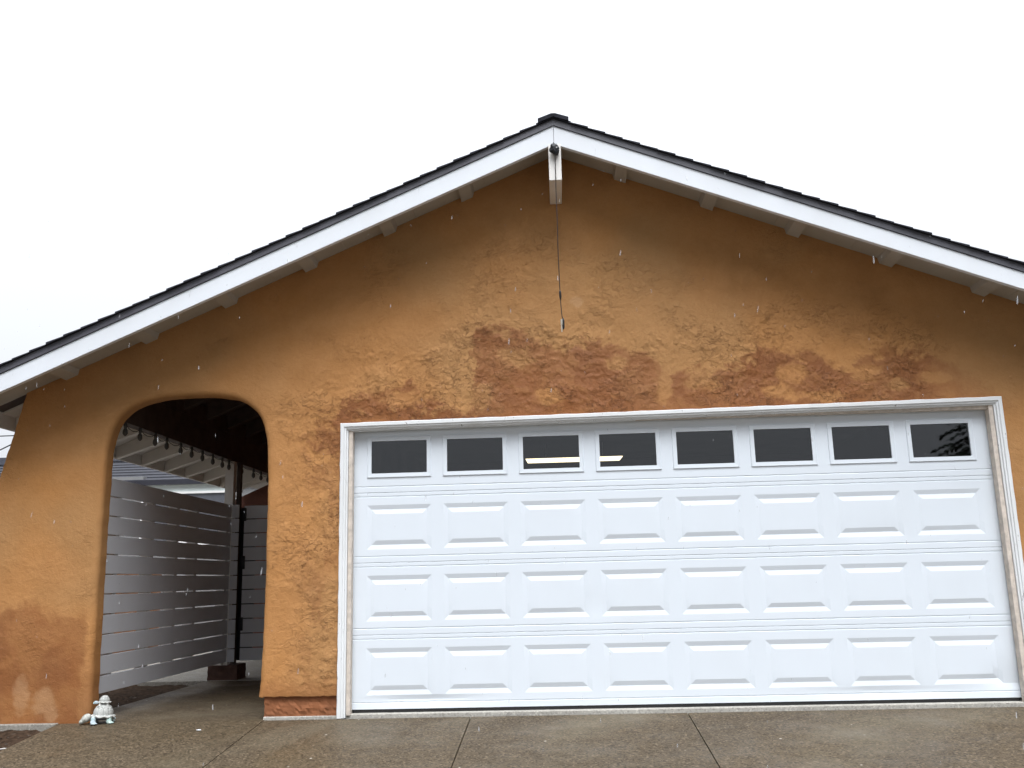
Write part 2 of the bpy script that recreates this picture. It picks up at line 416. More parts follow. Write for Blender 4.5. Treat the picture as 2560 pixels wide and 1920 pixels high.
def wall_fields(x, z):
    """relief height and colour masks over the front wall"""
    wx = x + .10*fbm(x*3.1, z*3.1, 3, 21); wz = z + .10*fbm(x*3.1, z*3.1, 3, 25)
    n1 = fbm(wx*4.2, wz*5.4, 5, 1, .6); n2 = fbm(wx*10, wz*13, 4, 5, .62); n3 = fbm(x*26, z*26, 3, 9, .6)
    n5 = fbm(x*1.3, z*1.3, 3, 41)
    # where the plaster is coarse
    above = sstep(2.05, 2.3, z)*(1-sstep(2.62, 3.0, z+.35*n5))*sstep(-.5, .2, x)*(1-sstep(4.2, 5.0, x))
    mid = np.exp(-((x-1.55)/.95)**2)*sstep(2.3, 2.6, z)*(1-sstep(3.3, 3.75, z))
    pillar = (1-sstep(2.2, 2.5, z))*sstep(-.72, -.35, x)*(1-sstep(.0, .1, x))
    amp = np.clip(.34 + .90*above + .38*mid + .50*pillar + .15*n5, .1, 1.3)
    amp = amp*(.55+.45*sstep(-.2, .25, fbm(x*1.9, z*1.9, 3, 61)))
    p = sstep(-.02, .025, n1)*.6 + sstep(.08, .12, n2)*.55 + sstep(-.18, -.14, n2)*.35
    curl = np.exp(-((n2-.11)/.02)**2)*.5 + np.exp(-((n1-.02)/.012)**2)*.5
    h = amp*(.0042*p + .0022*curl + .0010*n3) + .006*n5 + .0010*n3 + .0012*fbm(x*60, z*60, 2, 77)
    # damp, darker plaster
    top = np.interp(x + .10*n2 + .06*n1, STAIN_X[:, 0], STAIN_X[:, 1])
    e = top - z + .07*n1 + .13*n2 + .05*n3 - .05*sstep(.9, .5, x)
    s = sstep(-.03, .06, e)*sstep(-.55, -.12, x + .25*n2)*(1-.75*sstep(4.25, 5.05, x+.3*n1))*sstep(2.0, 2.14, z + .1*n2)
    dl = sstep(-.02, .12, .14 + .30*n1 + .22*n2 - np.abs(x+.18)/1.1*.8)*sstep(1.55, 1.9, z+.3*n1)*(1-sstep(2.2, 2.32, z))*sstep(-.48, -.3, x)*(1-sstep(.02, .05, x))
    s = np.maximum(s, dl*.9)
    pil = sstep(.02, .3, fbm(x*5.0, z*1.6, 4, 33, .6))*sstep(-.5, -.2, x)*(1-sstep(.0, .02, x))*(1-sstep(1.7, 2.0, z))*.45
    s = np.maximum(s, pil)
    for bx, bz, rx, rz in BLOBS:
        dd = ((x-bx)/rx)**2 + ((z-bz)/rz)**2
        s = s*(1 - .72*(1-sstep(.25, 1.25, dd + 1.6*n2 + 1.0*n1)))
    s = s*(1 - (.20+.40*(1-sstep(.7, 1.1, x)))*sstep(.14, .24, n2 + .25*n1))*(.84+.16*sstep(-.3, .2, fbm(x*2.3, z*2.3, 3, 91)))
    lt = np.interp(x, [-3.2, -2.69, -2.41, -2.29, -2.02, -1.9], [.80, .79, .83, .75, .72, .72])
    el = lt - z + .06*n1 + .10*n2 + .03*n3
    low = sstep(-.07, .10, el)*(1-sstep(-2.04, -1.97, x + .05*n2))*.95
    low = low*(.66+.34*sstep(-.35, .25, fbm(x*2.7, z*2.7, 4, 71, .6)))
    edge = (1-sstep(.1, .6, z))*.6*(1-sstep(-1.9, -1.8, x))
    s = np.clip(np.maximum(s, np.maximum(low, edge)), 0, 1)
    base = (1-sstep(.12, .3, z+.12*n2))*sstep(-.8, -.6, x)*(1-sstep(.1, .2, x))*.5
    s = np.maximum(s, base)
    pale = 0*x
    for bx, bz, rx, rz in [(-2.47, .16, .07, .14), (-2.29, .10, .09, .11), (-2.24, .02, .06, .06)]:
        dd = ((x-bx)/rx)**2 + ((z-bz)/rz)**2
        pale = np.maximum(pale, (1-sstep(.3, 1.3, dd + 1.0*n2 + .7*n1))*.38)
    pale = np.maximum(pale, (1-sstep(.3, 1.2, ((x-1.79)/.06)**2+((z-3.06)/.05)**2 + n2))*.45)
    olive = sstep(-.15, .35, fbm(x*.8, z*.8, 3, 51))*.55 + .5*sstep(4.0, 5.0, x)*sstep(2.1, 2.4, z) + .25*sstep(3.0, 3.6, z)
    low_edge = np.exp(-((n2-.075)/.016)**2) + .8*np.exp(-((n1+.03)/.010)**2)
    dirt_shade = np.clip(low_edge*np.clip(amp-.3, 0, 1)*.60*sstep(-.1, .2, n3+.08), 0, .75)  # lower edges darkened for grime plus the shade under curls, painted in
    gap = (1-sstep(.006, .020, np.abs(z-(2.139+.0087*x)) + .02*n3))*sstep(.42, .55, x)*(1-sstep(1.0, 1.25, x))
    dirt_shade = np.maximum(dirt_shade, gap*.95)
    return h, s, np.clip(pale, 0, 1), np.clip(olive, 0, 1), dirt_shade, np.clip(amp, 0, 1.3)

def build_front_wall():
    r = .045
    arch = [Vector((p.x, p.y)) for p in catmull([(a, b, 0) for a, b in ARCH], .02)]
    n = len(arch); nor = []
    for i in range(n):
        t = (arch[min(i+1, n-1)] - arch[max(i-1, 0)]).normalized(); nor.append(Vector((-t.y, t.x)))     # away from the opening
    for i in range(n):
        k = .004*float(fbm(np.array([arch[i].x*9]), np.array([arch[i].y*9]), 3, 4)[0]); arch[i] = arch[i] + nor[i]*k*1.5
    def seg(a, b, step=.03, j=.0035):
        a, b = Vector(a), Vector(b); m = max(1, int((b-a).length/step)); d = (b-a).normalized(); nn = Vector((-d.y, d.x))
        return [a + (b-a)*(i/m) + nn*(0 if i == 0 else rng.uniform(-j, j)) for i in range(m)]
    top = .031
    ring = []
    ring += seg((-3.16, -.06), (-2.945, .95)) + seg((-2.945, .95), (-2.78, 1.794)) + seg((-2.78, 1.794), (-2.62, zt(-2.62)-top))
    ring += seg((-2.62, zt(-2.62)-top), (RX, RZ-top), .2, 0) + seg((RX, RZ-top), (5.85, zt(5.85)-top), .2, 0)
    ring += seg((5.85, zt(5.85)-top), (5.85, -.1)) + seg((5.85, -.1), (4.935, -.1)) + seg((4.935, -.1), (4.935, 2.165))
    ring += seg((4.935, 2.165), (-.055, 2.122)) + seg((-.055, 2.122), (-.055, .112)) + seg((-.055, .112), (-.677-r*.0, .112))
    a0 = len(ring)
    back = list(ring)
    ring += [arch[i] + nor[i]*r for i in range(n-1, -1, -1)]
    back += [arch[i] for i in range(n-1, -1, -1)]
    # the pillar's lower left corner: keep the rounded run inside the base line
    N = len(ring)
    R2 = np.array([(p.x, p.y) for p in ring])
    step = .010
    gx = np.arange(-3.2, 5.9, step); gzv = np.arange(-.1, 4.4, step)
    X, Z = np.meshgrid(gx, gzv); X[1::2] += step/2; X = X.ravel(); Z = Z.ravel()
    keep = Z < np.where(X < RX, RZ+SL*(X-RX), RZ-SR*(X-RX))
    X, Z = X[keep], Z[keep]
    inside = np.zeros(len(X), bool)
    for i in range(N):
        x1, y1 = R2[i]; x2, y2 = R2[(i+1) % N]
        c = ((y1 > Z) != (y2 > Z))
        if y1 != y2: inside ^= c & (X < (x2-x1)*(Z-y1)/(y2-y1)+x1)
    X, Z = X[inside], Z[inside]
    dist = np.full(len(X), 9.0)
    for i in range(N):
        a = R2[i]; b = R2[(i+1) % N]; ab = b-a; L2 = (ab*ab).sum()
        if L2 == 0: continue
        t = np.clip(((X-a[0])*ab[0]+(Z-a[1])*ab[1])/L2, 0, 1)
        dist = np.minimum(dist, np.hypot(X-a[0]-t*ab[0], Z-a[1]-t*ab[1]))
    ok = dist > .007; X, Z, dist = X[ok], Z[ok], dist[ok]
    pts = [Vector(p) for p in R2] + [Vector(p) for p in np.stack([X, Z], 1)]
    ov, oe, of, orv, ore, orf = delaunay_2d_cdt(pts, [], [list(range(N))], 1, 1e-6)
    V2 = np.array([(p.x, p.y) for p in ov])
    src = np.array([q[0] if len(q) else -1 for q in orv])
    dd = np.zeros(len(V2)); sel = src >= N; dd[sel] = dist[src[sel]-N]
    h, s, pale, olive, dirt_shade, amp = wall_fields(V2[:, 0], V2[:, 1])
    y = WY - h*sstep(0, .05, dd) - .001
    y[~sel] = WY
    verts = np.stack([V2[:, 0], y, V2[:, 1]], 1)
    faces = [tuple(f) for f in of]
    vl = verts.tolist()
    # edges of the wall: rounded round the arch, square elsewhere
    S = 7
    b0 = len(vl); rows = []
    for i in range(N):
        p, q = ring[i], back[i]; row = []
        if i >= a0:
            for k in range(S):
                a = (k/(S-1))*math.pi/2
                pp = q + (p-q)*(1-math.sin(a)); row.append(len(vl)); vl.append([pp.x, WY + r*(1-math.cos(a)), pp.y])
            row.append(len(vl)); vl.append([q.x, WB, q.y])
        else:
            row.append(len(vl)); vl.append([p.x, WY, p.y]); row.append(len(vl)); vl.append([q.x, WB, q.y])
        rows.append(row)
    for i in range(N):
        A, B = rows[i], rows[(i+1) % N]
        if len(A) == len(B):
            for k in range(len(A)-1): faces.append((A[k], B[k], B[k+1], A[k+1]))
        else: faces.append((A[0], B[0], B[-1], A[-1]))
    faces.append(tuple(rw[-1] for rw in rows))
    me = bpy.data.meshes.new('front_wall'); me.from_pydata(vl, [], faces); me.update()
    bm = bmesh.new(); bm.from_mesh(me)
    bmesh.ops.remove_doubles(bm, verts=[v for v in bm.verts], dist=.0004)
    big = [f for f in bm.faces if len(f.verts) > 4]; bmesh.ops.triangulate(bm, faces=big)
    bmesh.ops.recalc_face_normals(bm, faces=bm.faces); bm.to_mesh(me); bm.free()
    co = np.empty(len(me.vertices)*3); me.vertices.foreach_get('co', co); co = co.reshape(-1, 3)
    h, s, pale, olive, dirt_shade, amp = wall_fields(co[:, 0], co[:, 2])
    for nm, arr in (('stain', s), ('pale', pale), ('olive', olive), ('dirt_shade', dirt_shade), ('coarse', amp)):
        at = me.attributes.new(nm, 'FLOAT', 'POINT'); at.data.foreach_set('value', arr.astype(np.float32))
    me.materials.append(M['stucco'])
    for p in me.polygons: p.use_smooth = True
    o = bpy.data.objects.new('front_wall', me); COL.objects.link(o); attach(o, house)
    sh = o.modifiers.new('split', 'EDGE_SPLIT'); sh.split_angle = math.radians(60)
build_front_wall()

# ---- base under the pillar, footing ledge
def lumpy_box(name, x0, x1, y0, y1, z0, z1, m, amp=.006, st=.02, parent=house):
    bm = bmesh.new(); bmesh.ops.create_cube(bm, size=1)
    for v in bm.verts: v.co = Vector(((x0+x1)/2+v.co.x*(x1-x0), (y0+y1)/2+v.co.y*(y1-y0), (z0+z1)/2+v.co.z*(z1-z0)))
    for ax, L in ((0, x1-x0), (1, y1-y0), (2, z1-z0)):
        k = max(1, int(L/st))
        for i in range(1, k):
            no = Vector((0, 0, 0)); no[ax] = 1; pc = Vector((x0, y0, z0)); pc[ax] += L*i/k
            bmesh.ops.bisect_plane(bm, geom=bm.verts[:]+bm.edges[:]+bm.faces[:], plane_co=pc, plane_no=no)
    bm.normal_update()
    for v in bm.verts:
        a = np.array([v.co.x*14+v.co.y*9]); b = np.array([v.co.z*14+v.co.y*5]); k = float(fbm(a, b, 4, 13, .6)[0]); q = float(sstep(.03, .08, fbm(a*.7, b*1.3, 4, 17))[()][0])
        v.co += v.normal*(amp*k + amp*.9*q)
    me = bpy.data.meshes.new(name); bm.to_mesh(me); bm.free(); me.materials.append(m)
    o = bpy.data.objects.new(name, me); COL.objects.link(o)
    if parent is not None: attach(o, parent)
    return o
lumpy_box('pillar_base', -.628, -.062, WY+.026, WB, -.14, .110, M['plinth'])
f = MB().box(-.635, -.06, WY+.012, WB-.01, -.14, -.030); f.build('footing', M['sill'], house, bevel=.006)
f = MB().box(-3.4, -2.168, WY-.052, WB, -.2, -.044); f.build('footing', M['pale_conc'], house, bevel=.006)
f = MB().box(-.05, 4.93, WY+.012, 7.0, -.2, -.024); f.build('garage_floor', M['sill'], house, bevel=.004)

# ---- garage box and the porch behind the arch
m = MB()
m.box(-.62, -.50, WB+.002, 7.0, -.1, 3.45); m.build('side_wall', M['side_wall'], house)
m = MB()
m.box(-.498, -.44, WB+.003, 6.9, -.017, 2.66); m.box(5.5, 5.6, WB+.003, 6.9, -.017, 2.66); m.box(-.44, 5.5, 6.9, 7.0, -.017, 2.66); m.box(-.498, 5.6, WB+.003, 7.0, 2.662, 2.72)
m.build('garage_interior', M['interior'], house)
m = MB(); m.box(5.62, 5.75, WB+.004, 9, -.1, zt(5.75)-.04); m.build('side_wall', M['side_wall'], house)
m = MB().prism_y([(-3.05, -.05), (-.624, -.05), (-.624, zt(-.624)-.20), (-2.88, zt(-2.88)-.20), (-3.05, zt(-3.05)-.20)], 6.0, 6.15); m.build('porch_end_wall', M['brown_wall'], house)
# white trim board under the roof at the end of the porch
m = MB().prism_y([(-2.47, 2.115), (-1.5, 2.41), (-1.5, 2.60), (-2.47, 2.46)], 4.262, 4.297); m.build('end_trim_board', M['eave'], house)

# ---- roof
def slope_prism(x0, x1, y0, y1, lo, hi):
    return [(x0, zt(x0)+lo), (x1, zt(x1)+lo), (x1, zt(x1)+hi), (x0, zt(x0)+hi)]
deck = MB()
for a, b in ((EL, RX), (RX, ER)): deck.prism_y(slope_prism(a, b, 0, 0, -.030, .040), -.06, 9.0)
deck.build('roof_deck', M['dark_wood'], house)
sof = MB()
for a, b in ((EL, RX), (RX, ER)):
    L = abs(b-a); k = int(L/.61)+1
    for i in range(k):
        u0 = a + (b-a)*i/k + .0012; u1 = a + (b-a)*(i+1)/k - .0012
        sof.prism_y(slope_prism(u0, u1, 0, 0, -.030, .038), -.503, -.062)
sof.build('soffit', M['soffit'], house)
s2 = MB().prism_y(slope_prism(EL, -2.07, 0, 0, -.046, -.032), WB+.02, 9.0); s2.build('soffit', M['eave'], house)
b = MB()
b.prism_y([(RX-.001, RZ-.004), (RX-.001, RZ-.155), (EL, zt(EL)-.145), (EL, zt(EL)-.004)], YF, YF+.040); b.build('rake_board', M['fascia'], house, bevel=.003)
b = MB()
b.prism_y([(RX+.001, RZ-.004), (ER, zt(ER)-.004), (ER, zt(ER)-.130), (RX+.001, RZ-.155)], YF, YF+.040); b.build('rake_board', M['fascia'], house, bevel=.003)
b = MB()
for a, c in ((EL, RX-.0), (RX, ER)): b.prism_y(slope_prism(a, c, 0, 0, -.002, .050), YF-.010, -.504)
b.build('drip_edge', M['drip'], house)
# shingles: overlapping courses, each ending in a small step
def shingles():
    m = MB(); r = random.Random(5)
    for sgn, xe, sl in ((-1, EL-.03, SL), (1, ER+.03, SR)):
        step = .14/math.sqrt(1+sl*sl); x = RX; k = 0
        while (x-xe)*sgn < 0:
            x2 = x + sgn*step; j = r.uniform(-.002, .002); yj = -.577 + r.uniform(-.006, .004)
            def Z(q): return RZ - sl*abs(q-RX)
            m.prism_y([(x, Z(x)+.051), (x2+sgn*.004, Z(x2)+.051), (x2+sgn*.004, Z(x2)+.066+j), (x, Z(x)+.057)], yj, 9.0)
            x = x2
    return m
shingles().build('shingles', M['shingle'], house)
m = MB()
y = -.585; k = 0
while y < 9:
    y2 = y + .14 + (.10 if k == 0 else 0)
    lift = .006*(k % 2)
    m.prism_y([(RX-.118, RZ+.014+lift), (RX-.118, RZ+.046+lift), (RX-.015, RZ+.084+lift), (RX+.015, RZ+.084+lift), (RX+.118, RZ+.049+lift), (RX+.118, RZ+.018+lift), (RX, RZ+.058+lift)], y, y2-.001)
    y = y2; k += 1
m.build('ridge_cap', M['shingle'], house)
b = MB().box(1.606, 1.702, YF-.006, -.082, 3.882, 4.176)
b.build('ridge_beam', M['beam'], house, bevel=.004)
# outlookers under the rake
for x, z in ((.945, 4.009), (.314, 3.729), (-.328, 3.459), (-.976, 3.187), (-1.612, 2.918), (-2.247, 2.631), (2.166, 4.106), (2.846, 3.835), (3.505, 3.578), (4.204, 3.301), (4.884, 3.035), (5.5, 2.8)):
    s = SL if x < RX else -SR; hw = .046
    m = MB().prism_y([(x-hw, zt(x-hw)-.031), (x+hw, zt(x+hw)-.031), (x+hw-.012*(1 if s > 0 else -1), zt(x+hw)-.078), (x-hw-.012*(1 if s > 0 else -1), zt(x-hw)-.078)], YF+.042, WY+.02)
    m.build('outlooker', M['soffit'], house, bevel=.002)
# left eave: fascia along the gutterless edge, rafter tails, rafters
m = MB().box(EL-.032, EL-.002, -.50, 5.99, zt(EL)-.155, zt(EL)-.002); m.build('eave_board', M['eave'], house, bevel=.003)
for k in range(-1, 10):
    y = .30 + .60*k
    if y < 0: y = -.02; 
    if k == -1: continue
    m = MB().prism_y([(EL+.004, zt(EL)-.045), (EL+.004, zt(EL)-.158), (-2.06, zt(-2.06)-.25), (-2.06, zt(-2.06)-.047)], y-.04, y+.04); m.build('rafter_tail', M['eave'], house, bevel=.002)
    m = MB().prism_y([(-2.058, zt(-2.058)-.032), (-2.058, zt(-2.058)-.185), (-.622, zt(-.622)-.185), (-.622, zt(-.622)-.032)], y-.04, y+.04); m.build('rafter', M['dark_wood'], house)
m = MB().box(-2.057, -1.966, WB+.01, 4.36, 2.557, zt(-2.01)-.045); m.build('blocking', M['dark_wood'], house)
m = MB().box(-2.055, -1.965, WB+.01, 4.36, 2.268, 2.556); m.build('porch_beam', M['dark_wood'], house, bevel=.004)
m = MB().box(-2.046, -1.950, 2.875, 2.965, .104, 2.266); m.build('porch_post', M['post'], house, bevel=.004)
m = MB().box(-1.958, -1.912, 2.99, 3.05, .112, 2.267); m.build('gate_post', M['dark_wood'], house, bevel=.002)

# ---- trim round the garage door
def door_frame():
    fr = MB()
    tl = lambda x: 2.137 + (x+.077)/5.03*.044
    W0, W1 = 0.0, 4.877
    # left and right moulded jambs (outer face, two steps)
    def jamb(sg, xo, b0=-.045):
        for a, c, y0, y1 in ((0, .036, WY-.034, WY+.05), (.036, .052, WY-.022, WY+.05), (.052, .070, WY-.010, WY+.05)):
            x0, x1 = xo+sg*a, xo+sg*c
            fr.box(min(x0, x1), max(x0, x1), y0, y1, b0, 2.02 if a else 2.06)
    jamb(1, -.076); jamb(-1, 4.957)
    n = 40
    def rail(z0f, z1f, y0, y1, x0, x1):
        vs = []; 
        for i in range(n+1):
            x = x0+(x1-x0)*i/n; j = rng.uniform(-.0016, .0016)
            vs += [(x, y0, z0f(x)), (x, y0, z1f(x)+j), (x, y1, z1f(x)+j), (x, y1, z0f(x))]
        fs = [(4*i+k, 4*i+(k+1) % 4, 4*i+4+(k+1) % 4, 4*i+4+k) for i in range(n) for k in range(4)] + [(0, 1, 2, 3), (4*n+3, 4*n+2, 4*n+1, 4*n)]
        fr.add(vs, fs)
    rail(lambda x: 2.062, lambda x: tl(x)-.001, WY-.035, WY+.05, -.0775, 4.9585)
    rail(lambda x: 2.100 if False else 2.046, lambda x: 2.061, WY-.022, WY+.05, -.040, 4.921)
    rail(lambda x: 2.022, lambda x: 2.045, WY-.010, WY+.05, -.024, 4.905)
    return fr
def door_frame2():
    """mitred moulding swept up the left jamb, across the head and down the right jamb"""
    prof = [(0, WY+.06), (0, WY-.030), (.004, WY-.034), (.028, WY-.034), (.031, WY-.026), (.044, WY-.024), (.047, WY-.012), (.058, WY-.010), (.061, WY+.02), (.061, WY+.06)]
    tl = lambda x: 2.137 + (x+.077)/5.03*.044
    def ring(t, y):
        xl, xr = -.077+t, 4.955-t
        zl, zr = tl(xl)-t, tl(xr)-t
        p = []
        for i in range(41): p.append((xl, y, -.045 + (zl+.045)*i/40))
        for i in range(1, 81): p.append((xl+(xr-xl)*i/80, y, zl+(zr-zl)*i/80))
        for i in range(1, 41): p.append((xr, y, zr + (-.10-zr)*i/40))
        return p
    m = MB(); R = [ring(*q) for q in prof]; L = len(R[0]); vs = []
    for k, rr in enumerate(R):
        for i, p in enumerate(rr):
            j = .0022*math.sin(i*1.7)*math.sin(i*.37+2) if k in (1, 2) else 0
            vs.append((p[0]-(j if i < 41 else 0)+(j if i > 120 else 0), p[1], p[2]+(j if 41 <= i <= 120 else 0)))
    fs = [(k*L+i, k*L+i+1, (k+1)*L+i+1, (k+1)*L+i) for k in range(len(R)-1) for i in range(L-1)]
    fs += [((len(R)-1)*L+i, (len(R)-1)*L+i+1, i+1, i) for i in range(L-1)]
    return m.add(vs, fs)
door_frame2().build('door_frame', M['trim'], house)
m = MB()
m.box(-.0155, .014, WY+.0, -.012, -.03, 2.092); m.box(4.861, 4.8935, WY+.0, -.012, -.06, 2.135); m.box(.015, 4.860, WY+.012, -.012, 2.096, 2.15)
m.build('door_stop', M['stop'], house, bevel=.002)
m = MB().box(-.0155, 4.8935, WY+.02, .06, 2.10, 2.2); m.build('door_header', M['trim'], house)

# ---- sectional garage door
door = MB()
SH = .5334; DW = 4.877; PX = [.114+.5926*i for i in range(8)]; PW = .4985
gdoor = bpy.data.objects.new('garage_door', None); COL.objects.link(gdoor); gdoor.location = (2.44, 0, 0); gdoor.empty_display_size = .1; attach(gdoor, house)
def crease(x, z):
    """dents near the foot of the door"""
    d = 0
    d += .020*math.exp(-((x-4.80)/.13)**2 - ((z-.13)/.06)**2)
    d += .010*math.exp(-((x-3.9)/.5)**2 - ((z-.06)/.035)**2)
    d += .012*math.exp(-((x-.55)/.35)**2 - ((z-.065)/.03)**2)
    d += .006*math.exp(-((x-1.82)/.10)**2 - ((z-.70)/.05)**2)
    d += .004*math.exp(-((x-4.0)/.22)**2 - ((z-1.2)/.07)**2)
    return d
def section(k):
    z0 = k*SH + (.0010 if k else 0); z1 = (k+1)*SH - .0010
    m = MB(); windows = (k == 3)
    if windows: rz = [(k*SH+.118, k*SH+.432)]; ins = .004
    pz0, pz1 = k*SH + (.118 if windows else .100), k*SH + (.434 if windows else .4375)
    F = 0.0; LIPB, LIPT = -.0034, .0018
    # horizontal profile of the flat field: (z, y)
    prof = [(z0, .003), (z0+.0008, F), (k*SH+.0435, F), (k*SH+.0475, .0055), (k*SH+.0505, F), (pz0, F), (pz1, F), (k*SH+SH-.0350, F), (k*SH+SH-.0310, .0055), (k*SH+SH-.0280, F), (z1-.0008, F), (z1, .003)]
    xs = [0]
    for p in PX: xs += [p, p+PW]
    xs += [DW]
    fine = []
    for a, b in zip(xs[:-1], xs[1:]):
        q = 4 if b-a > .3 else 2
        fine.append([a+(b-a)*i/q for i in range(q+1)])
    def quad(a, b, c, d): m.add([a, b, c, d], [(0, 1, 2, 3)])
    def D(x, y, z): return (x, y + crease(x, z), z)
    for j in range(len(prof)-1):
        (za, ya), (zb, yb) = prof[j], prof[j+1]
        for i in range(len(xs)-1):
            xa, xb = xs[i], xs[i+1]
            if j == 5 and i % 2 == 1:
                zm = [za+(zb-za)*t/6 for t in range(7)]
                if windows: continue
                g = .034; dep = .0076
                rects = [(xa, za, xb, zb, F), (xa+g*.95, za+g*.95, xb-g*.95, zb-g*.95, dep), (xa+g*1.05, za+g*1.05, xb-g*1.05, zb-g*1.05, dep), (xa+2*g, za+2*g, xb-2*g, zb-2*g, F-.001)]
                def per(rc):
                    x0, q0, x1, q1, y = rc; P = []
                    for t in range(6): P.append(D(x0+(x1-x0)*t/6, y, q0))
                    for t in range(4): P.append(D(x1, y*(1 if t == 0 or y < .001 else .5), q0+(q1-q0)*t/4))
                    for t in range(6): P.append(D(x1+(x0-x1)*t/6, y, q1))
                    for t in range(4): P.append(D(x0, y*(1 if t == 0 or y < .001 else .5), q1+(q0-q1)*t/4))
                    return P
                PR = [per(rc) for rc in rects]; n = len(PR[0])
                for u in range(3):
                    m.add(PR[u]+PR[u+1], [(t, (t+1) % n, n+(t+1) % n, n+t) for t in range(n)])
                x0, q0, x1, q1, yy = rects[3]
                vs = [D(x0+(x1-x0)*a/6, yy, q0+(q1-q0)*b/4) for b in range(5) for a in range(7)]
                m.add(vs, [(b*7+a, b*7+a+1, (b+1)*7+a+1, (b+1)*7+a) for b in range(4) for a in range(6)])
            else:
                q = 6 if i % 2 else 3; nz = 4 if j == 5 else (3 if j == 4 else 1)
                vs = [D(xa+(xb-xa)*a/q, ya+(yb-ya)*b/nz, za+(zb-za)*b/nz) for b in range(nz+1) for a in range(q+1)]
                m.add(vs, [(b*(q+1)+a, b*(q+1)+a+1, (b+1)*(q+1)+a+1, (b+1)*(q+1)+a) for b in range(nz) for a in range(q)])
    # back skin and ends
    if windows:
        zz = [z0, pz0, pz1, z1]
        for j in range(3):
            for i in range(len(xs)-1):
                if j == 1 and i % 2 == 1: continue
                quad((xs[i], .045, zz[j]), (xs[i+1], .045, zz[j]), (xs[i+1], .045, zz[j+1]), (xs[i], .045, zz[j+1]))
    else: quad((0, .045, z0), (DW, .045, z0), (DW, .045, z1), (0, .045, z1))
    quad((0, .003, z0), (DW, .003, z0), (DW, .045, z0), (0, .045, z0)); quad((0, .003, z1), (DW, .003, z1), (DW, .045, z1), (0, .045, z1))
    me_o = m.build('door_section', M['door'], gdoor, fix=False)
    bm = bmesh.new(); bm.from_mesh(me_o.data); bmesh.ops.remove_doubles(bm, verts=bm.verts, dist=.0003); bmesh.ops.recalc_face_normals(bm, faces=bm.faces); bm.to_mesh(me_o.data); bm.free()
    bv = me_o.modifiers.new('edge', 'BEVEL'); bv.width = .0022; bv.segments = 2; bv.limit_method = 'ANGLE'; bv.angle_limit = math.radians(11)
    for p in me_o.data.polygons: p.use_smooth = True
    wn_ = me_o.modifiers.new('normals', 'WEIGHTED_NORMAL'); wn_.keep_sharp = True
for k in range(4): section(k)
for i, p in enumerate(PX):
    x0, x1, z0, z1 = p-.001, p+PW+.001, 1.6+.1165, 1.6+.436
    w_ = .033
    fr = MB(); a = [(x0, z0), (x1, z0), (x1, z1), (x0, z1)]; bI = [(x0+w_, z0+w_), (x1-w_, z0+w_), (x1-w_, z1-w_), (x0+w_, z1-w_)]
    b2 = [(x0+.003, z0+.003), (x1-.003, z0+.003), (x1-.003, z1-.003), (x0+.003, z1-.003)]
    rings = [[(x, .02, z) for x, z in a], [(x, -.004, z) for x, z in a], [(x, -.008, z) for x, z in b2], [(x, -.006, z) for x, z in bI], [(x, .018, z) for x, z in bI]]
    vs = sum(rings, []); fs = [(r_*4+k, r_*4+(k+1) % 4, r_*4+4+(k+1) % 4, r_*4+4+k) for r_ in range(4) for k in range(4)]
    fs += [(16+k, 16+(k+1) % 4, (k+1) % 4, k) for k in range(4)]
    fr.add(vs, fs).build('window_frame', M['door'], gdoor)
    g = MB().box(x0+w_-.004, x1-w_+.004, .008, .012, z0+w_-.004, z1-w_+.004); g.build('window_pane', M['glass'], gdoor)
m = MB().box(.016, 4.859, .004, .040, -.0235, -.0005); m.build('bottom_seal', M['rubber'], gdoor)

# ---------------------------------------------------------------- light fitting inside the garage
lamp = thing('ceiling_light', 'lit fluorescent strip light seen through the middle garage windows', 'light', (1.83, 5.09, 2.44))
m = MB()
m.prism_z([(1.19, 4.86), (2.445, 4.86), (2.43, 5.30), (1.205, 5.30)], 2.440, 2.446); m.build('diffuser', M['tube'], lamp)
m = MB().prism_z([(1.185, 4.855), (2.45, 4.855), (2.435, 5.305), (1.20, 5.305)], 2.4465, 2.456); m.box(1.22, 2.42, 5.03, 5.15, 2.4565, 2.49); m.build('housing', M['interior'], lamp)
for xx in (1.45, 2.2): m = MB().tube([(xx, 5.09, 2.49), (xx, 5.09, 2.66)], .004, 6); m.build('hanger', M['steel'], lamp)

# ---------------------------------------------------------------- wrapped camera on the beam and its hanging cable
camr = thing('security_camera', 'small security camera wrapped in black plastic on the end of the ridge beam', 'camera', (1.655, YF-.012, 4.11))
def crumple():
    bm = bmesh.new(); bmesh.ops.create_icosphere(bm, subdivisions=3, radius=1)
    r = random.Random(12)
    pl = [Vector((r.uniform(-1, 1), r.uniform(-1, 1), r.uniform(-1, 1))).normalized() for _ in range(26)]
    for v in bm.verts:
        n = v.co.normalized(); k = min(min((.80+.22*((i*37) % 11)/11)/max(.05, n.dot(q)) for i, q in enumerate(pl)), 1.25)
        k *= 1 + .10*math.sin(n.x*9+n.z*13)*math.sin(n.y*11+1)
        v.co = Vector((n.x*.033*k, n.y*.040*k - .030, n.z*.048*k))
        if v.co.z < -.01: v.co.x += .008*(v.co.z+.01)/-.04; v.co.x *= 1.1
    for v in bm.verts:
        if v.co.x < -.026 and v.co.z < 0: v.co.x -= .010
    bmesh.ops.translate(bm, verts=bm.verts, vec=(1.655, YF-.006, 4.117))
    me = bpy.data.meshes.new('plastic_wrap'); bm.to_mesh(me); bm.free(); me.materials.append(M['bag'])
    o = bpy.data.objects.new('plastic_wrap', me); COL.objects.link(o); attach(o, camr)
    me2 = MB(); me2.tube([(1.655, YF-.007, 4.11), (1.655, YF-.03, 4.11)], .02, 12); me2.build('mount', M['black'], camr)
crumple()
yc = YF-.030
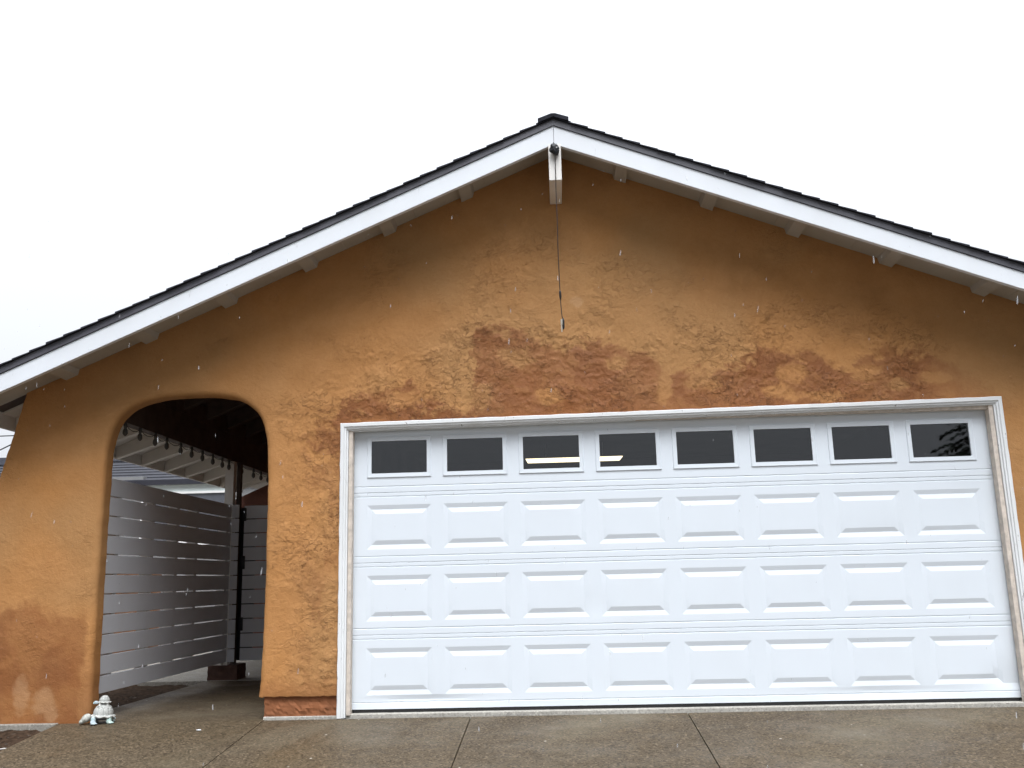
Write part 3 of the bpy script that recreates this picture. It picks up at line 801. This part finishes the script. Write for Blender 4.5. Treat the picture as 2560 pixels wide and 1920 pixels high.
pts = [(1.657, yc+.006, 4.08), (1.656, yc+.004, 3.95), (1.654, yc+.004, 3.80), (1.655, yc, 3.55), (1.653, yc, 3.30), (1.655, yc, 3.13), (1.657, yc, 2.96), (1.661, yc, 2.86), (1.665, yc, 2.80), (1.672, yc, 2.775)]
P = [p for p in catmull(pts, .03)]
m = MB().tube([p[:] for p in P], .0034, 8); m.build('cable', M['cable'], camr, smooth=True)
m = MB().tube([(1.6565, yc, 3.00), (1.657, yc, 2.985), (1.658, yc, 2.95), (1.6585, yc, 2.925)], [.004, .0085, .0085, .004], 10); m.build('connector', M['black'], camr, smooth=True)
m = MB().tube([(1.672, yc, 2.785), (1.673, yc, 2.77), (1.673, yc, 2.715), (1.671, yc, 2.70)], [.005, .0085, .0085, .004], 10); m.build('connector', M['black'], camr, smooth=True)
m = MB().tube([(1.6600, yc-.006, 2.775), (1.6600, yc-.006, 2.735), (1.660, yc-.006, 2.732), (1.660, yc-.006, 2.712), (1.660, yc-.006, 2.710), (1.660, yc-.006, 2.680)], [.0075, .0075, .0045, .0045, .006, .0035], 10); m.build('metal_plug', M['steel'], camr, smooth=False)

# ---------------------------------------------------------------- string lights under the porch beam
sl = thing('string_lights', 'string of unlit bulbs hanging under the dark porch beam', 'string lights', (-1.975, 2, 2.26))
BY = [.266, .544, .85, 1.10, 1.421, 1.691, 1.971, 2.259, 2.537, 2.741, 3.161, 3.571, 3.851, 4.12]
wp = []
for a, b2 in zip(BY[:-1], BY[1:]):
    for t in range(4):
        q = t/4; wp.append((-1.962, a+(b2-a)*q, 2.250-.028*4*q*(1-q)*((int(a*10) % 3)*.5+.3)))
m = MB().tube(wp, .003, 6); m.build('wire', M['black'], sl)
for yy in BY:
    m = MB().tube([(-1.962, yy, 2.262), (-1.962, yy, 2.222), (-1.962, yy, 2.218), (-1.962, yy, 2.20), (-1.962, yy, 2.175), (-1.962, yy, 2.158), (-1.962, yy, 2.152)], [.013, .013, .010, .019, .021, .012, .003], 10)
    m.build('bulb', M['bulb'], sl, smooth=True)

# ---------------------------------------------------------------- side fence and gate
fence = thing('side_fence', 'white horizontal-board fence running back from the arch beside the walkway', 'fence', (-1.96, 1.45, .13))
GAPS = [1.79, 1.640, 1.487, 1.337, 1.187, 1.033, .882, .729, .577, .424, .274, .135]
m = MB()
for a, b2 in zip(GAPS[:-1], GAPS[1:]): m.box(-1.972, -1.952, .055, 2.850, b2+.0055, a-.0055)
m.build('slat_panel', M['fence'], fence, bevel=.002)
for yy in (.24, .90, 1.44, 1.92, 2.77):
    m = MB().box(-2.064, -1.974, yy, yy+.065, -.0 + (.150 if yy < 2.7 else .115), 1.76); m.build('post', M['post'], fence, bevel=.003)
gate = thing('side_gate', 'white slatted gate closing the walkway beside the dark post', 'gate', (-1.4, 3.03, .13))
m = MB()
for a, b2 in zip(GAPS[:-1], GAPS[1:]): m.box(-1.868, -.66, 3.020, 3.040, b2+.0055, a-.0055)
m.build('slat_panel', M['fence'], gate, bevel=.002)
m = MB()
for a, b2 in zip(GAPS[:-1], GAPS[1:]): m.box(-1.946, -1.870, 2.850, 2.868, b2+.0055, a-.0055)
m.build('end_panel', M['fence'], gate, bevel=.002)
for xx in (-1.83, -.74):
    m = MB().box(xx-.13, xx+.08, 3.056, 3.09, .14, 1.77); m.build('stile_gap_shade', M['black'], gate)  # black stile widened to paint the gate gap as dark shade
for zz in (1.62, 1.10, .45):
    m = MB().box(-1.888, -1.842, 3.004, 3.018, zz, zz+.14); m.build('hinge', M['black'], gate, bevel=.002)
blk = lumpy_box('footing_block', -2.155, -1.845, 2.88, 3.17, -.06, .105, M['brick'], .005, .03, None)
tag(blk, 'red-brown masonry block under the posts by the gate', 'block')

# ---------------------------------------------------------------- neighbour's house, seen under the eave
nb = thing('neighbor_house', 'grey neighbouring house with a dark shingle roof seen over the side fence', 'house', (-8, 9, 0))
m = MB()
ny0, ny1, ze, zr = 8.0, 10.2, 2.66, 3.36
cs = [0, .22, .44, .66, .86, 1]
n = 9
for i in range(n):
    a, b2 = i/n, (i+1)/n; ya, yb = ny0+(ny1-ny0)*a, ny0+(ny1-ny0)*b2; za, zb = ze+(zr-ze)*a, ze+(zr-ze)*b2
    m.prism_x([(ya, za+.022), (yb, zb+.004), (yb, zb-.05), (ya, za-.05)], -14, -2.75)
m.build('roof', simple('blue_grey_shingle', (.026, .027, .036), .75, .35, 16, 0, .5, 60), nb)
m = MB().prism_x([(ny1-.45, zr-.11), (ny1, zr+.09), (ny1+.45, zr-.11)], -14, -2.74); m.build('ridge_cap', M['shingle'], nb)
m = MB().prism_x([(ny1, zr), (12.4, ze), (12.4, ze-.06), (ny1, zr-.06)], -14, -2.75); m.build('roof', M['shingle'], nb)
m = MB().box(-14, -2.74, ny0-.02, ny0, ze-.07, ze+.012); m.build('eave_board', simple('dark_eave', (.02, .02, .03), .6), nb)
gw = simple('grey_siding', (.22, .22, .22), .8, .15, 3)
m = MB().box(-13.5, -5.30, 8.06, 8.2, -.05, 2.75); m.box(-5.30, -3.70, 8.06, 8.2, -.05, 1.6); m.box(-3.70, -3.2, 8.06, 8.2, -.05, 2.75); m.box(-13.5, -3.2, 12.0, 12.15, -.05, 2.7); m.build('wall', gw, nb)
wf = MB(); wf.box(-5.30, -3.70, 8.022, 8.075, 2.60, 2.66); wf.box(-5.30, -3.70, 8.022, 8.075, 2.44, 2.475); wf.box(-5.30, -3.70, 8.022, 8.075, 1.6, 1.66); wf.box(-5.30, -5.25, 8.022, 8.075, 1.66, 2.44); wf.box(-3.75, -3.70, 8.022, 8.075, 1.66, 2.60); wf.box(-5.30, -5.25, 8.022, 8.075, 2.475, 2.60)
fr = wf.build('window', make_white_paint('window_white', (.82, .82, .80), 0, .4, .1), nb)
p = MB().box(-5.25, -3.75, 8.05, 8.055, 2.475, 2.60); p.build('pane', make_white_paint('pale_blind', (.62, .68, .66), 0, .2, .1), fr)
p = MB().box(-5.25, -3.75, 8.05, 8.055, 1.66, 2.44); p.build('pane', simple('dim_pane', (.08, .085, .10), .12), fr)

bf = thing('boundary_fence', 'brown wooden fence beyond the side yard, glimpsed between the white boards', 'fence', (-4.9, 6, -.1))
m = MB()
y = 1.0
while y < 13: m.box(-4.93, -4.905, y, y+.138, -.12, 1.25+.01*math.sin(y*7)); y += .142
m.build('picket_panel', simple('brown_boards', (.26, .13, .065), .85, .35, 3, 0, .4, 30), bf)
for yy in (1.2, 3.6, 6.0, 8.4, 10.8): m = MB().box(-5.02, -4.932, yy, yy+.09, -.15, 1.2); m.build('post', simple('brown_post', (.2, .10, .05), .85), bf)

for (za, zb, nm) in ((3.669, 3.669, 'upper of the two thin overhead wires left of the wall'), (3.30, 3.62, 'lower slanting one of the two thin overhead wires left of the wall')):
    q = []
    for i in range(25):
        t = i/24; x = -16 + 15*t; zz = za + (zb-za)*((x+8.38)/.19)*0.33 if nm[0] == 'l' else 3.669 + (x+8.4)*.004
        if nm[0] == 'l': zz = 3.416 + (x+8.384)*.47
        q.append((x, 9.0, zz))
    o = MB().tube(q, .010 if nm[0] == 'u' else .012, 6).build('overhead_wire', M['black']); tag(o, nm, 'wire', 'overhead wires')

# ---------------------------------------------------------------- conifer across the street (seen mirrored in the last pane)
def conifer(x, y, z0, H, R):
    t = thing('conifer_tree', 'dark conifer in front of the house, mirrored in the right-hand garage window', 'tree', (x, y, z0))
    r = random.Random(21)
    MB().tube([(x, y, z0-.2), (x+.05, y, z0+H*.5), (x, y, z0+H)], [.22, .14, .02], 10).build('trunk', simple('bark', (.09, .06, .045), .9, .3, 12), t)
    m = MB()
    nl = 26
    for i in range(nl):
        f_ = (i+.5)/nl; z = z0 + H*(.10+.88*f_); L = R*(1-f_)**.8*r.uniform(.85, 1.1)+.15; nb_ = max(5, int(11*(1-f_)+5)); a0 = r.uniform(0, 6.28)
        for k in range(nb_):
            a = a0 + 6.283*k/nb_ + r.uniform(-.15, .15); l = L*r.uniform(.75, 1.1); dx, dy = math.cos(a), math.sin(a)
            ns = max(3, int(l/.16))
            for s_ in range(ns):
                u = (s_+.4)/ns; px, py, pz = x+dx*l*u, y+dy*l*u, z - l*(.10*u+.22*u*u) + (.06 if u > .8 else 0)
                wd = (.42*(1-u)+.16)*min(1, l)
                for sg in (-1, 1):
                    for q in range(2):
                        ex = px + (-dy*sg)*wd*r.uniform(.6, 1.1) + dx*.18*r.uniform(.2, 1); ey = py + (dx*sg)*wd*r.uniform(.6, 1.1) + dy*.18*r.uniform(.2, 1); ez = pz - r.uniform(.02, .16)
                        w2 = r.uniform(.05, .10)
                        m.add([(px-dx*w2, py-dy*w2, pz), (px+dx*w2, py+dy*w2, pz+r.uniform(-.03, .03)), (ex+dx*.03, ey+dy*.03, ez), (ex-dx*.03, ey-dy*.03, ez+.01)], [(0, 1, 2, 3)])
    m.build('crown', simple('needles', (.028, .045, .024), .8, .4, 4), t, fix=False)
conifer(15.6, -21.5, -.95, 11.0, 4.1)

# ---------------------------------------------------------------- turtle statue by the arch
def blob(name, balls, mat, parent, vox=.006, sm=6, bumpf=None):
    """balls: (centre, radii, euler) merged into one continuous skin"""
    bm = bmesh.new()
    for c, rad, e in balls:
        mt = Matrix.Translation(c) @ Euler(e).to_matrix().to_4x4() @ Matrix.Diagonal((*rad, 1))
        bmesh.ops.create_icosphere(bm, subdivisions=3, radius=1, matrix=mt)
    me = bpy.data.meshes.new('tmp'); bm.to_mesh(me); bm.free(); o = bpy.data.objects.new('tmp', me); COL.objects.link(o)
    rm = o.modifiers.new('r', 'REMESH'); rm.mode = 'VOXEL'; rm.voxel_size = vox
    s = o.modifiers.new('s', 'SMOOTH'); s.iterations = sm; s.factor = .5
    dg = bpy.context.evaluated_depsgraph_get(); me2 = bpy.data.meshes.new_from_object(o.evaluated_get(dg)); bpy.data.objects.remove(o)
    me2.name = name; me2.materials.clear(); me2.materials.append(mat)
    for p in me2.polygons: p.use_smooth = True
    o2 = bpy.data.objects.new(name, me2); COL.objects.link(o2); o2.parent = parent
    return o2
def shell_mesh(name, c, rx, ry, h, mat, parent, rim=.018, tilt=0, seed=1):
    """domed shell with raised scutes and a flared wavy rim"""
    nu, nv = 72, 30; vs = []; grv = []
    cell = [(0, 0), (.42, 0), (-.42, 0), (.78, .0), (-.78, 0)] + [(.62*math.cos(a), .62*math.sin(a)) for a in (.9, 1.57, 2.24, -.9, -1.57, -2.24)] + [(.95*math.cos(a), .95*math.sin(a)) for a in np.arange(.3, 6.5, .6)]
    for j in range(nv+1):
        t = j/nv
        for i in range(nu):
            a = 2*math.pi*i/nu
            if t <= .8:
                q = t/.8; th = q*math.pi/2; rr = math.sin(th); zz = math.cos(th)**.85 if th < 1.57 else 0
                px, py = math.cos(a)*rr, math.sin(a)*rr
                ds = sorted(math.hypot(px-u, py-v) for u, v in cell)
                gr = min(1, (ds[1]-ds[0])/.10); ringp = .5+.5*math.cos(min(ds[0]/.30, 1)*math.pi*3.0)
                k = 1 - .085*(1-gr) + .035*ringp*gr
                vs.append((rx*px*k, ry*py*k, rim + h*zz*k)); grv.append(max((1-gr)*.9, (1-ringp)*.35))
            else:
                q = (t-.8)/.2; fl = rim*1.1*math.sin(q*math.pi*.9) + rim*.25
                wv = 1 + .035*math.cos(a*9)
                e = 1 + (fl/rx)*wv; vs.append((rx*math.cos(a)*e, ry*math.sin(a)*e, rim*(1-q*1.15) + rim*.36*math.cos(a*9)*math.sin(q*3.1))); grv.append(.25*abs(math.sin(a*4.5)))
    fs = [(j*nu+i, j*nu+(i+1) % nu, (j+1)*nu+(i+1) % nu, (j+1)*nu+i) for j in range(nv) for i in range(nu)]
    fs.append(tuple(nv*nu+i for i in range(nu-1, -1, -1)))
    m = Matrix.Translation(c) @ Euler((0, tilt, 0)).to_matrix().to_4x4()
    o = MB().add([(m @ Vector(v))[:] for v in vs], fs).build(name, mat, None, smooth=True); o.parent = parent
    at = o.data.attributes.new('groove', 'FLOAT', 'POINT'); at.data.foreach_set('value', np.array(grv, np.float32))
    return o
def stone(name, c, c2, amt=.5):
    k = NT(name); f_ = k.rng(k.noise(30, 5, .65), .42, .62); c_ = k.mix(k.mul(f_, amt), c, c2)
    d = k.rng(k.noise(85, 4), .60, .74); c_ = k.mix(k.mul(d, .6), c_, (.10, .11, .10)); c_ = k.mix(k.mul(k.attr('groove'), .75), c_, (.12, .13, .12)); k.col(c_); k.rough(.75); k.bump(k.noise(70, 4), .5, .003); return k.m
tst = thing('turtle_statue', 'weathered pale stone statue of a turtle carrying a baby turtle by the arch', 'statue', (-1.846, -.085, -.05))
tst.rotation_euler = (0, 0, math.radians(20)); tst.scale = (.81, .92, .90)
S_sh = stone('shell_stone', (.56, .56, .53), (.33, .35, .33)); S_hd = stone('head_stone', (.50, .50, .45), (.30, .32, .29), .8); S_lg = stone('leg_stone', (.50, .57, .62), (.34, .50, .50), .7); S_dk = stone('belly_stone', (.11, .115, .13), (.06, .065, .07)); S_tq = stone('hind_leg_stone', (.44, .62, .60), (.55, .60, .52), .7)
blob('belly', [((0.01, 0, .047), (.078, .066, .026), (0, 0, 0)), ((-.080, -.006, .046), (.046, .024, .020), (0, .2, 0))], S_dk, tst, .006)
shell_mesh('shell', (.016, 0, .050), .084, .074, .090, S_sh, tst, .016, .05)
blob('head', [((-.122, -.012, .046), (.045, .036, .034), (0, -.5, 0)), ((-.156, -.014, .022), (.028, .025, .020), (0, -.35, 0)), ((-.100, -.006, .048), (.022, .024, .022), (0, 0, 0)), ((-.125, .016, .050), (.010, .008, .009), (0, 0, 0)), ((-.125, -.027, .050), (.010, .008, .009), (0, 0, 0)), ((-.084, -.004, .046), (.022, .018, .016), (0, 0, 0))], S_hd, tst, .0045, 4)
def flipper(name, x, y, sx, mat):
    blob(name, [((x, y, .040), (.024, .020, .026), (0, 0, 0)), ((x-.002+sx*.3, y-.008 if y < 0 else y+.008, .018), (.024, .017, .022), (0, 0, 0)), ((x+.006+sx, y-.014 if y < 0 else y+.014, .007), (.030, .018, .009), (0, 0, 0)), ((x+.026+sx, y-.016 if y < 0 else y+.016, .006), (.012, .007, .006), (0, 0, 0)), ((x+.010+sx, y-.028 if y < 0 else y+.028, .006), (.010, .007, .006), (0, 0, 0))], mat, tst, .0045, 3)
flipper('leg', -.056, -.058, .0, S_lg); flipper('leg', .072, -.052, .012, S_tq); flipper('leg', -.060, .055, 0, S_lg); flipper('leg', .070, .050, .01, S_tq)
blob('tail', [((.110, 0, .036), (.020, .008, .008), (0, .4, 0))], S_lg, tst, .004, 2)
# the baby on its back, part of the same casting
blob('baby_belly', [((.020, 0, .160), (.036, .030, .013), (0, 0, 0)), ((-.022, 0, .160), (.018, .010, .009), (0, 0, 0))], S_dk, tst, .004)
shell_mesh('baby_shell', (.022, 0, .160), .044, .038, .047, S_sh, tst, .010, .04)
blob('baby_head', [((-.052, -.002, .165), (.020, .014, .013), (0, -.15, 0)), ((-.040, -.002, .160), (.016, .011, .010), (0, 0, 0)), ((-.056, -.010, .174), (.006, .005, .006), (0, 0, 0)), ((-.064, -.003, .160), (.011, .010, .008), (0, 0, 0))], S_lg, tst, .003, 3)
for nm, x, y in (('baby_leg', -.012, -.030), ('baby_leg', .052, -.028), ('baby_leg', -.012, .030), ('baby_leg', .052, .028)):
    s_ = 1 if y > 0 else -1
    blob(nm, [((x, y, .150), (.010, .008, .013), (0, 0, 0)), ((x-.006, y+s_*.006, .139), (.013, .008, .006), (0, 0, 0))], S_sh, tst, .003, 2)

# ---------------------------------------------------------------- small litter
def flake(name, label, x, y, l, wd, ang, mat):
    z = gz(y) + .003; c, s_ = math.cos(ang), math.sin(ang); pts = [(-l/2, -wd*.3), (-l*.2, -wd/2), (l*.3, -wd*.45), (l/2, -wd*.1), (l*.35, wd/2), (-l*.3, wd*.42)]
    m = MB().prism_z([(x+c*p-s_*q, y+s_*p+c*q) for p, q in pts], z, z+.006); o = m.build(name, mat, bevel=.001); tag(o, label, 'litter')
flake('paint_flake', 'small white flake lying on the wet drive before the arch', -.996, -.372, .034, .016, .1, M['trim'])
o = MB().tube([(-2.26, -.70, gz(-.7)-.022), (-2.215, -.685, gz(-.7)-.018), (-2.18, -.675, gz(-.7)-.020)], [.004, .005, .003], 7).build('wood_chip', simple('pale_chip', (.5, .48, .45), .7)); tag(o, 'pale wood chip on the soil at the bottom left', 'litter')

# ---------------------------------------------------------------- falling rain
def rain():
    m = MB(); r = random.Random(9)
    for i in range(420):
        dist = r.uniform(1.3, 5.5); px, py = r.uniform(-.55, .55)*dist*1.1, r.uniform(-.42, .42)*dist*1.1
        p = Vector((1.587, -7.215, .916)) + Vector((px - .045*dist, dist, .20*dist + py))
        if p.z < gz(p.y) + .05: continue
        rr = r.uniform(.0006, .0013); L = r.uniform(.006, .013); tl = r.uniform(-.05, .12)
        m.tube([p+Vector((tl*L, 0, L*.5)), p+Vector((tl*L*.4, 0, L*.2)), p+Vector((-tl*L*.3, 0, -L*.25)), p+Vector((-tl*L, 0, -L*.5))], [rr*.25, rr*.8, rr, rr*.4], 5)
    k = NT('rain_water'); k.b.inputs['Roughness'].default_value = .1; k.col((.85, .88, .92)); k.b.inputs['Alpha'].default_value = .20
    tag(m.build('raindrops', k.m, smooth=True), 'light rain falling in front of the house', 'rain', kind='stuff')
rain()
